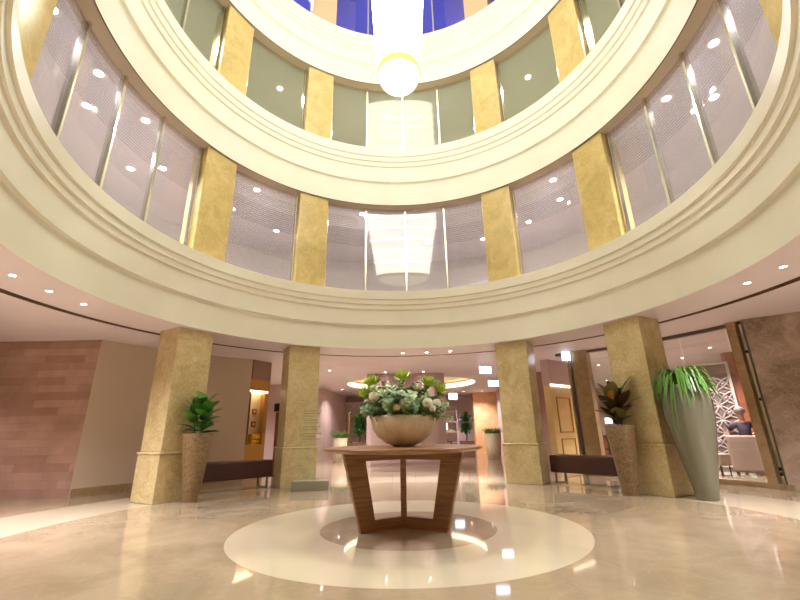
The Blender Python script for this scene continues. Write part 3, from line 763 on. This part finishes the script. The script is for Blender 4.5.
def rose(x, z, y, r, mat, label):
    r *= 1.02; y -= .03
    t = thing('cream_rose', label, 'flower', (x, y, z), 0, 'cream roses in the bowl')
    b0 = Matrix.Rotation(.7, 3, 'X') @ Vector((x*-.4, -y*.4, SZ-z))
    MB().tube([tuple(b0), tuple(b0*.15)], .005, 6).build('stem', M['stem'], t)
    rr = random.Random(int(x*977)+3)
    MB().ball((0, 0, 0), r*.62, (1, 1, 1)).build('heart', M[mat], t)
    for lay, (nn, rad, w_) in enumerate(((5, .62, 1.0), (6, .8, 1.15), (7, .95, 1.2))):
        for k in range(nn):
            a_ = 2*PI*k/nn+lay*.6; c = MB(); vs = []; fs = []
            for i in range(5):
                for j in range(4):
                    th_ = a_+(i-2)*.22*w_; ph = -.75+j*.5-lay*.16
                    R0 = r*rad*(1+(.0, .02, .1, .26)[j])
                    vs.append((R0*math.cos(ph)*math.cos(th_), R0*math.cos(ph)*math.sin(th_), R0*math.sin(ph)))
            for i in range(4):
                for j in range(3): q = i*4+j; fs.append((q, q+4, q+5, q+1))
            c.add(vs, fs, True); c.build('petal', M[mat], t)
    t.rotation_euler = (-.7, 0, 0)
for x, z, y, r, m_, lb in ((-.37, 1.41, -.24, .055, 'rose', 'cream rose at the left of the bowl'), (-.055, 1.43, -.25, .05, 'rose', 'cream rose uppermost of the middle cluster'),
        (-.02, 1.33, -.32, .055, 'rose', 'largest cream rose in the middle cluster'), (-.11, 1.27, -.35, .042, 'rose_pink', 'small peach tinted rose low left of the middle cluster'),
        (.08, 1.285, -.35, .036, 'rose', 'small cream rose low right of the middle cluster'), (.25, 1.32, -.30, .055, 'rose', 'cream rose at right, left one of the pair'),
        (.355, 1.32, -.24, .05, 'rose', 'cream rose at right, outer one of the pair'), (.30, 1.26, -.33, .035, 'rose', 'small cream rosebud under the right pair'),
        (-.20, 1.54, -.05, .05, 'rose', 'cream rose half hidden behind leaves, upper left'), (.15, 1.53, -.05, .05, 'rose', 'cream rose half hidden behind leaves, upper right'),
        (-.30, 1.47, -.18, .035, 'rose', 'small cream rosebud right of the left rose')):
    rose(x, z, y, r, m_, lb)

# ------------------------------------------------------------------ potted plants
def big_leaf(parent, p, d, ln, wd, mat, curl=.2, name='leaf'):
    c = MB(); leafy(c, p, d, ln, wd, curl, .22, 8); return c.build(name, mat, parent)
def tapered_planter(t, rt, rb, h, mat, z=1.0):
    MB().slathe([(.002, 0), (rb, 0), (rb*1.02, .01), (rb+(rt-rb)*.35, h*.35), (rb+(rt-rb)*.7, h*.7), (rt, h-.01), (rt-.005, h), (rt-.035, h), (rt-.045, h-.08), (.002, h-.08)], 48).build('planter', mat, t)
    MB().slathe([(.002, h-.05), (rt-.03, h-.06), (rt-.04, h-.09), (.002, h-.09)], 24).build('soil', M['soil'], t)

t = thing('potted_rubber_plant', 'tapered brown stone planter with broad glossy green leaves beside left bench', 'potted plant', (-3.53, 2.17, 0))
tapered_planter(t, .245, .115, 1.06, M['granite'])
rnd = random.Random(3)
for sx, sy, h in ((-.08, -.03, .52), (.03, .02, .58), (.11, -.02, .48)):
    MB().tube([(sx*.6, sy, 1.0), (sx*.9, sy, 1.0+h*.5), (sx*1.1, sy, 1.0+h)], .012, 8, .008).build('stem', M['stem'], t)
    for k in range(13):
        f = (k+1)/13; a_ = k*2.3+sx*9; el = .1+.75*f+rnd.uniform(-.15, .15)
        mt = M[rnd.choice(['leaf', 'leaf', 'leaf_dark'])]
        big_leaf(t, (sx*(.6+.5*f), sy, 1.02+h*f*.95), (math.cos(a_)*math.cos(el), math.sin(a_)*math.cos(el), math.sin(el)), rnd.uniform(.28, .36), rnd.uniform(.18, .23), mt, .12)

t = thing('potted_fig_plant', 'tapered speckled granite planter with bronze olive leaves before the rightmost pillar', 'potted plant', (3.62, 2.08, 0))
tapered_planter(t, .235, .12, 1.07, M['granite'])
for sx, sy, h in ((-.05, -.03, .5), (.05, .0, .56), (.0, .05, .4)):
    MB().tube([(sx*.6, sy, 1.0), (sx, sy, 1.0+h*.5), (sx*1.6, sy, 1.0+h)], .012, 8, .008).build('stem', M['bark'], t)
    for k in range(8):
        f = (k+1)/8; a_ = k*2.4+sx*14+1; el = .55+.55*f+rnd.uniform(-.15, .15)
        mt = M[rnd.choice(['leaf_olive', 'leaf_olive', 'leaf_brown'])]
        big_leaf(t, (sx*(.6+f), sy, 1.04+h*f*.9), (math.cos(a_)*math.cos(el), math.sin(a_)*math.cos(el), math.sin(el)), rnd.uniform(.34, .44), rnd.uniform(.2, .25), mt, .12)
big_leaf(t, (-.1, -.08, 1.45), (-.15, -.2, 1), .3, .11, M['leaf_rust'], .0)
big_leaf(t, (-.06, -.05, 1.4), (-1, -.2, .55), .36, .13, M['leaf_olive'], .35)
big_leaf(t, (.08, -.05, 1.35), (1, -.25, .75), .40, .15, M['leaf_olive'], .15)

t = thing('tall_vase_plant', 'tall grey green glazed vase with trailing green fronds right of the rightmost pillar', 'potted plant', (4.42, 1.47, 0))
MB().slathe([(.002, 0), (.135, 0), (.142, .01), (.17, .2), (.235, .55), (.30, .95), (.335, 1.2), (.34, 1.35), (.325, 1.5), (.285, 1.62), (.265, 1.66), (.24, 1.66), (.245, 1.6), (.24, 1.55), (.002, 1.55)], 64).build('vase', M['vase'], t)
MB().slathe([(.002, 1.6), (.24, 1.585), (.24, 1.56), (.002, 1.56)], 24).build('soil', M['soil'], t)
def strap(parent, a_, rise, reach, drop, wd, mat, name='frond', r0=.05):
    pts = []; n = 9
    for k in range(n+1):
        f = k/n
        r = r0+reach*(1-(1-f)**1.7); zz = rise*math.sin(PI*min(1, f*1.25))-drop*max(0, f-.3)**1.6*1.8
        r = max(r, .0)
        pts.append(Vector((r*math.cos(a_), r*math.sin(a_), 1.6+zz)))
    vs = []; fs = []; sd = Vector((-math.sin(a_), math.cos(a_), 0))
    for k, p in enumerate(pts):
        w_ = wd*(1-.85*(k/n)**1.5)
        vs += [tuple(p-sd*w_), tuple(p+Vector((0, 0, .3*w_))), tuple(p+sd*w_)]
    for k in range(n): q = k*3; fs += [(q, q+1, q+4, q+3), (q+1, q+2, q+5, q+4)]
    c = MB(); c.add(vs, fs, True); return c.build(name, mat, parent)
rnd = random.Random(12)
for k in range(97):
    a_ = rnd.uniform(0, 2*PI); fr = rnd.choice((M['grass'], M['grass'], M['leaf']))
    dr = rnd.uniform(.12, .42)
    strap(t, a_, rnd.uniform(.14, .34), rnd.uniform(.34, .45), dr*rnd.choice((.3, .5, .8)), rnd.uniform(.016, .024), fr, 'frond', rnd.uniform(.0, .08))
for a_ in (3.55, 3.7, 3.8): strap(t, a_, .12, .42, rnd.uniform(.55, .75), .012, M['grass'], 'frond', .08)
for k in range(5):
    a_ = 2.2+k*.35; pp = Vector((.1*math.cos(a_), .1*math.sin(a_), 1.6))
    MB().tube([tuple(pp), tuple(pp+Vector((.05*math.cos(a_)-.02, 0, .2))), tuple(pp+Vector((.1*math.cos(a_)-.05, 0, .38+.05*k)))], .004, 5, .001).build('twig', M['bark'], t)

def grass_planter(loc, r, h, mat, label, gh):
    t = thing('grass_planter', label, 'potted plant', loc)
    MB().slathe([(.002, 0), (r*.75, 0), (r*.9, h*.5), (r, h), (r*.9, h), (r*.85, h-.05), (.002, h-.05)], 32).build('planter', mat, t)
    rr = random.Random(4); c = MB()
    for k in range(260):
        a_ = rr.uniform(0, 2*PI); q = r*.85*math.sqrt(rr.random()); b_ = Vector((q*math.cos(a_), q*math.sin(a_), h-.06))
        leafy(c, b_, (math.cos(a_)*rr.uniform(.0, .7), math.sin(a_)*rr.uniform(.0, .7), 1), gh*rr.uniform(.7, 1.2), .022, .5, .1, 4)
    o = c.build('grass', M['grass'], t); o['kind'] = 'stuff'
grass_planter((3.63, 12.4, 0), .34, .95, M['cream_stone'], 'pale planter of bright green grass left of the right pillar', .32)
grass_planter((-2.53, 12.0, 0), .3, .88, M['cream_stone'], 'squat planter of yellow green grass between the sign pillar and table', .34)

def ball_tree(loc, label):
    t = thing('potted_tree', label, 'potted tree', loc, 0, 'round topped potted trees')
    MB().bbox(-.3, .3, -.3, .3, 0, .66, .02).build('planter', M['mauve_dark'], t)
    MB().tube([(0, 0, .6), (.03, 0, 1.0), (0, 0, 1.4)], .03, 8, .02).build('trunk', M['bark'], t)
    rr = random.Random(8); c = MB()
    for k in range(700):
        d = Vector((rr.gauss(0, 1), rr.gauss(0, 1), rr.gauss(0, 1))).normalized()
        q = d*rr.uniform(.06, .34); q.z *= 1.2
        leafy(c, (q.x, q.y, 1.42+q.z), (d.x, d.y, d.z+.2), .13, .075, .3, .2, 3)
    o = c.build('crown', M['leaf_dark'], t); o['kind'] = 'stuff'
ball_tree((-1.95, 14.0, 0), 'round topped potted tree left of the flower bowl')
ball_tree((2.8, 14.0, 0), 'round topped potted tree right of the flower bowl')

# far table lamp on its console
t = thing('console_table', 'small dark console holding the lamp, right of the centre wall', 'table', (1.85, 13.6, 0))
MB().bbox(-.25, .25, -.15, .15, .6, .66, .008).build('top', M['dark_wood'], t)
for sx in (-.2, .2): MB().bbox(sx-.02, sx+.02, -.12, .12, 0, .6, .004, None, 1).build('leg', M['dark_wood'], t)
t = thing('table_lamp', 'small glowing table lamp on the dark console right of the centre wall', 'lamp', (1.85, 13.6, .661))
MB().slathe([(.002, 0), (.06, 0), (.065, .02), (.03, .12), (.05, .22), (.015, .36), (.015, .5), (.002, .5)], 20).build('base', M['black'], t)
MB().slathe([(.09, .48), (.075, .74), (.002, .74)], 24).build('lamp_shade', M['shade'], t)
# slim floor lamp by the far left wall
t = thing('floor_lamp', 'slim brass pole lamp by the far left corridor, beside the tree', 'lamp', (-2.3, 13.0, 0))
MB().slathe([(.002, 0), (.14, 0), (.14, .02), (.002, .03)], 24).build('base', M['gold_trim'], t)
MB().tube([(0, 0, .02), (0, 0, 1.9)], .018, 8).build('pole', M['gold_trim'], t)
MB().tube([(0, 0, 1.9), (.12, 0, 1.86)], .035, 10).build('lamp_head', M['black'], t)

# ------------------------------------------------------------------ benches
def bench(az, label, R=4.78, L=1.66):
    t = thing('bench', label, 'bench', (*pol(R, az), 0), -R_(az), 'long brown leather benches')
    MB().bbox(-L/2, L/2, 0, .46, .2, .53, .03, None, 3).build('seat', M['leather'], t)
    for sx in (-1, 1):
        c = MB(); x = sx*(L/2-.1)
        c.box(x-.02, x+.02, .02, .05, .0, .2); c.box(x-.02, x+.02, .41, .44, 0, .2); c.box(x-.02, x+.02, .05, .41, 0, .02)
        c.build('leg', M['chrome'], t)
    return t
bench(-44.4, 'long dark brown leather bench left, between the planter and the sign pillar')
bench(47.3, 'long dark brown leather bench right, between two pillars beside granite planter')

# etched glass sign on its grey plinth
t = thing('glass_sign', 'clear glass sign with faint etched lines on a grey plinth by pillar', 'sign', (-1.83, 3.44, 0), -R_(-3))
MB().bbox(-.355, .355, -.14, .14, 0, .17, .008).build('plinth', M['chrome'] if False else plain('grey_plinth', srgb(150, 146, 122), .35), t)
MB().bbox(-.27, .24, -.008, .008, .17, 1.72, .003, None, 1).build('glass_panel', M['sign_glass'], t)
rnd = random.Random(2)
c = MB()
for z_ in (1.46, 1.41, 1.36, 1.28, 1.23, 1.15, 1.10, 1.02, .97, .92):
    x = -.2
    end = rnd.uniform(.0, .16)
    while x < end:
        wl_ = rnd.uniform(.015, .05); c.box(x, x+wl_, -.0105, -.0085, z_, z_+.016); x += wl_+.012
c.build('etched_lines', M['etch'], t)

# ------------------------------------------------------------------ lounge on the right
# lattice screen
TLx, TLy, TRx, TRy = 7.95, 6.1, 8.55, 5.7
L_ = math.hypot(TRx-TLx, TRy-TLy)
t = thing('lattice_panel', 'tall silver lattice panel of interlaced petals beside the terracotta wall', 'panel', (TLx, TLy, 0), math.atan2(TRy-TLy, TRx-TLx))
MB().box(0, L_, .03, .06, .1, 2.62).build('backing', M['lattice_back'], t)
for q in ((-.03, .03, .06, 2.68), (L_-.03, L_+.03, .06, 2.68), (-.03, L_+.03, .06, .12), (-.03, L_+.03, 2.62, 2.68)):
    MB().bbox(q[0], q[1], -.03, .07, q[2], q[3], .005, None, 1).build('frame', M['white_paint'], t)
c = MB(); cell = L_/2
for i in range(2):
    for j in range(int(2.5/cell)):
        cx, cz = (i+.5)*cell, .12+(j+.5)*cell
        for s in (1, -1):
            for q in (1, -1):
                pts = []
                for k in range(9):
                    f = k/8-.5; b_ = math.cos(PI*f)*.17*cell*q
                    x = f*cell; pts.append((cx+x*s*.98 - b_*.7*s*0 + b_*.7, .0, cz+x*.98-b_*.7*s))
                c.tube(pts, .019, 6)
        c.ball((cx, 0, cz), .035)
c.build('lattice', M['lattice'], t)
struct(MB().prism([(8.6, 5.75), (10.6, 4.4), (10.7, 4.7), (8.7, 6.0)], 0, ZO).build('wall_terracotta', M['terracotta']))
struct(MB().box(6.2, 13.9, 15.0, 15.2, 0, ZO).build('wall_lounge_far', M['mauve']))
struct(MB().prism([(8.2, 8.6), (9.5, 9.2), (9.4, 9.5), (8.1, 8.9)], 0, ZO).build('wall_lounge_mid', M['mauve_dark']))

# armchair
t = thing('armchair', 'greige upholstered armchair seen from behind in the lounge', 'armchair', (8.0, 4.9, 0), -R_(35))
MB().bbox(-.44, .46, -.42, -.26, .06, .83, .04, None, 3).build('backrest', M['linen'], t)
MB().bbox(-.30, .30, -.26, .36, .12, .44, .04, None, 3).build('seat', M['linen'], t)
for s in (-1, 1): MB().bbox(s*.36-.07, s*.36+.07, -.28, .38, .1, .60, .04, None, 3).build('armrest', M['linen'], t)
for sx in (-.36, .36):
    for sy in (-.36, .3): MB().tube([(sx, sy, .0), (sx, sy, .1)], .02, 8).build('leg', M['dark_wood'], t)
# low footstool part of the lounge
t = thing('lounge_stool', 'low cream padded stool left of the armchair in the lounge', 'stool', (7.05, 4.75, 0))
MB().bbox(-.1, .16, -.2, .2, .2, .46, .04, None, 3).build('seat', M['linen'], t)
for sx in (-.06, .12):
    for sy in (-.14, .14): MB().tube([(sx, sy, 0), (sx, sy, .2)], .015, 8).build('leg', M['dark_wood'], t)
t = thing('side_table', 'low red brown wooden table behind the vase in the lounge', 'table', (6.92, 5.6, 0))
MB().bbox(-.45, .45, -.3, .3, .54, .6, .008).build('top', M['mid_wood'], t)
MB().bbox(-.4, .4, -.25, .25, .08, .54, .008).build('body', M['mid_wood'], t)
MB().bbox(-.36, .36, -.22, .22, 0, .08, .004, None, 1).build('plinth', M['dark_wood'], t)
t = thing('menu_card', 'small standing white and blue card on the lounge table', 'card', (7.2, 5.42, .601), R_(-20))
MB().box(-.1, .1, -.004, .004, 0, .2).build('card', M['paper'], t)
MB().box(-.07, .07, -.006, -.004, .05, .13).build('blue_patch', M['paper_blue'], t)

# person sitting in the armchair, looking left
def skin_mesh(name, joints, edges, mat, parent, sub=2):
    me = bpy.data.meshes.new(name); me.from_pydata([j[:3] for j in joints], edges, []); me.update()
    o = bpy.data.objects.new(name, me); C.objects.link(o)
    o.modifiers.new('skin', 'SKIN')
    sv = me.skin_vertices[0].data if me.skin_vertices else None
    if sv is None:
        bpy.context.view_layer.objects.active = o
        sv = me.skin_vertices[0].data
    for v, j in zip(sv, joints): v.radius = (j[3], j[3] if len(j) < 5 else j[4]); 
    sv[0].use_root = True
    s_ = o.modifiers.new('sub', 'SUBSURF'); s_.levels = sub; s_.render_levels = sub
    me.materials.append(mat)
    if parent: o.parent = parent
    return o
t = thing('person', 'grey haired person in dark patterned top sitting in the armchair, arm raised', 'person', (8.0, 4.97, 0), -R_(35))
# local frame: +y is the way the chair faces (away from us)
J = [(0,.0,.52,.13,.15), (0,-.02,.72,.12,.15), (0,.0,.94,.12,.16), (0,.0,1.08,.08,.1), (0,.0,1.16,.05), (-.01,.01,1.24,.07),  (-.02,.01,1.33,.088,.095), (-.02,.01,1.41,.07),
     (.19,.0,1.05,.055), (.27,.08,.86,.045), (.12,.28,.84,.034), (.03,.33,.87,.028),
     (-.19,.0,1.05,.055), (-.30,.10,.90,.045), (-.14,.30,1.03,.034), (-.06,.34,1.08,.028),
     (.11,.05,.52,.095), (.14,.46,.52,.07), (.14,.50,.30,.055), (.14,.5,.08,.04), (.14,.62,.05,.035),
     (-.11,.05,.52,.095), (-.14,.46,.52,.07), (-.14,.50,.30,.055), (-.14,.5,.08,.04), (-.14,.62,.05,.035)]
Ed = [(0,1),(1,2),(2,3),(3,4),(4,5),(5,6),(6,7),(3,8),(8,9),(9,10),(10,11),(3,12),(12,13),(13,14),(14,15),(0,16),(16,17),(17,18),(18,19),(19,20),(0,21),(21,22),(22,23),(23,24),(24,25)]
skin_mesh('body', J, Ed, M['skin'], t)
J2 = [(0,.0,.56,.14,.16), (0,-.02,.74,.135,.165), (0,.0,.94,.135,.175), (0,.0,1.07,.095,.12), (.20,.0,1.05,.068), (.275,.06,.92,.062), (-.20,.0,1.05,.068), (-.29,.07,.95,.062)]
skin_mesh('shirt', J2, [(0,1),(1,2),(2,3),(3,4),(4,5),(3,6),(6,7)], M['shirt'], t)
J3 = [(0,.02,.53,.13,.15), (.11,.07,.52,.105), (.14,.46,.52,.08), (.14,.50,.30,.065), (.14,.5,.12,.055), (-.11,.07,.52,.105), (-.14,.46,.52,.08), (-.14,.50,.30,.065), (-.14,.5,.12,.055)]
skin_mesh('trousers', J3, [(0,1),(1,2),(2,3),(3,4),(0,5),(5,6),(6,7),(7,8)], M['trousers'], t)
MB().ball((-.005, -.02, 1.385), .108, (1.0, 1.02, .95), 20, 12).build('hair', M['hair'], t)
MB().ball((-.125, .03, 1.32), .018, (1, .7, 1)).build('nose', M['skin'], t)
for sx in (-1, 1):
    hx, hy, hz = (.03, .33, .87) if sx > 0 else (-.06, .34, 1.08)
    for k in range(5):
        o_ = (k-2)*.014
        MB().tube([(hx-.01, hy+.0+o_*.4, hz+o_), (hx-.05, hy+.015+o_*.4, hz+o_*1.3), (hx-.075+abs(o_)*.5, hy+.005, hz+o_*1.3-.012)], .009, 6, .007).build('finger', M['skin'], t)
# white cloth on the chair top
tag(MB().bbox(7.98, 8.12, 4.52, 4.62, .831, .85, .006).build('folded_cloth', M['paper']), 'small white folded cloth lying on top of the armchair back', 'cloth')

# dark slatted chairs, plant and small screen beyond the glass door
proto = None
for k, (x, y, lb) in enumerate(((5.75, 8.1, 'left'), (6.35, 8.0, 'right'))):
    if proto is None:
        t = empty('slatted_chair'); proto = t
        MB().bbox(-.24, .24, -.24, .24, .42, .47, .01).build('seat', M['dark_wood'], t)
        for sx in (-.22, .22):
            MB().bbox(sx-.02, sx+.02, .2, .24, 0, .95, .005, None, 1).build('leg', M['dark_wood'], t)
            MB().bbox(sx-.02, sx+.02, -.24, -.2, 0, .93, .005, None, 1).build('leg', M['dark_wood'], t)
        MB().bbox(-.24, .24, -.25, -.2, .86, .95, .006, None, 1).build('top_rail', M['dark_wood'], t)
        MB().bbox(-.24, .24, -.25, -.2, .52, .57, .006, None, 1).build('lower_rail', M['dark_wood'], t)
        for q in (-.12, 0, .12): MB().bbox(q-.015, q+.015, -.235, -.215, .57, .86, .003, None, 1).build('slat', M['white_paint'], t)
    else: t = copy_tree(proto)
    t.location = (x, y, 0); t.rotation_euler = (0, 0, R_(-8))
    tag(t, 'near black slatted wooden chair above the right bench, %s one' % lb, 'chair', 'slatted chairs beyond the glass')
t = thing('service_desk', 'dark counter behind the slatted chairs, carrying a plant and screen', 'counter', (6.5, 9.0, 0))
MB().bbox(-.7, .6, -.25, .25, .78, .84, .01).build('top', M['dark_wood'], t)
MB().bbox(-.65, .55, -.2, .2, 0, .78, .01).build('body', M['mid_wood'], t)
t = thing('desk_plant', 'small bushy light green plant on the dark counter beyond the glass', 'potted plant', (6.25, 9.0, .841))
MB().slathe([(.002, 0), (.07, 0), (.09, .12), (.08, .12), (.002, .1)], 20).build('pot', M['white_paint'], t)
rr = random.Random(6); c = MB()
for k in range(150):
    d = Vector((rr.gauss(0, 1), rr.gauss(0, 1), abs(rr.gauss(0, 1))*.9)).normalized()*rr.uniform(.08, .2)
    leafy(c, (d.x*.6, d.y*.6, .12+d.z), (d.x, d.y, d.z+.1), .11, .06, .3, .2, 3)
o = c.build('foliage', M['leaf'], t); o['kind'] = 'stuff'
t = thing('tablet_screen', 'small bright white screen on the dark counter beside the plant', 'screen', (6.75, 8.9, .841), R_(-10))
MB().bbox(-.11, .11, -.01, .01, .36, .54, .004, None, 1).build('display', M['screen'], t)
MB().bbox(-.02, .02, .01, .03, .02, .45, .004, None, 1).build('stand', M['chrome'], t)
MB().bbox(-.08, .08, -.05, .07, 0, .02, .004, None, 1).build('base', M['chrome'], t)
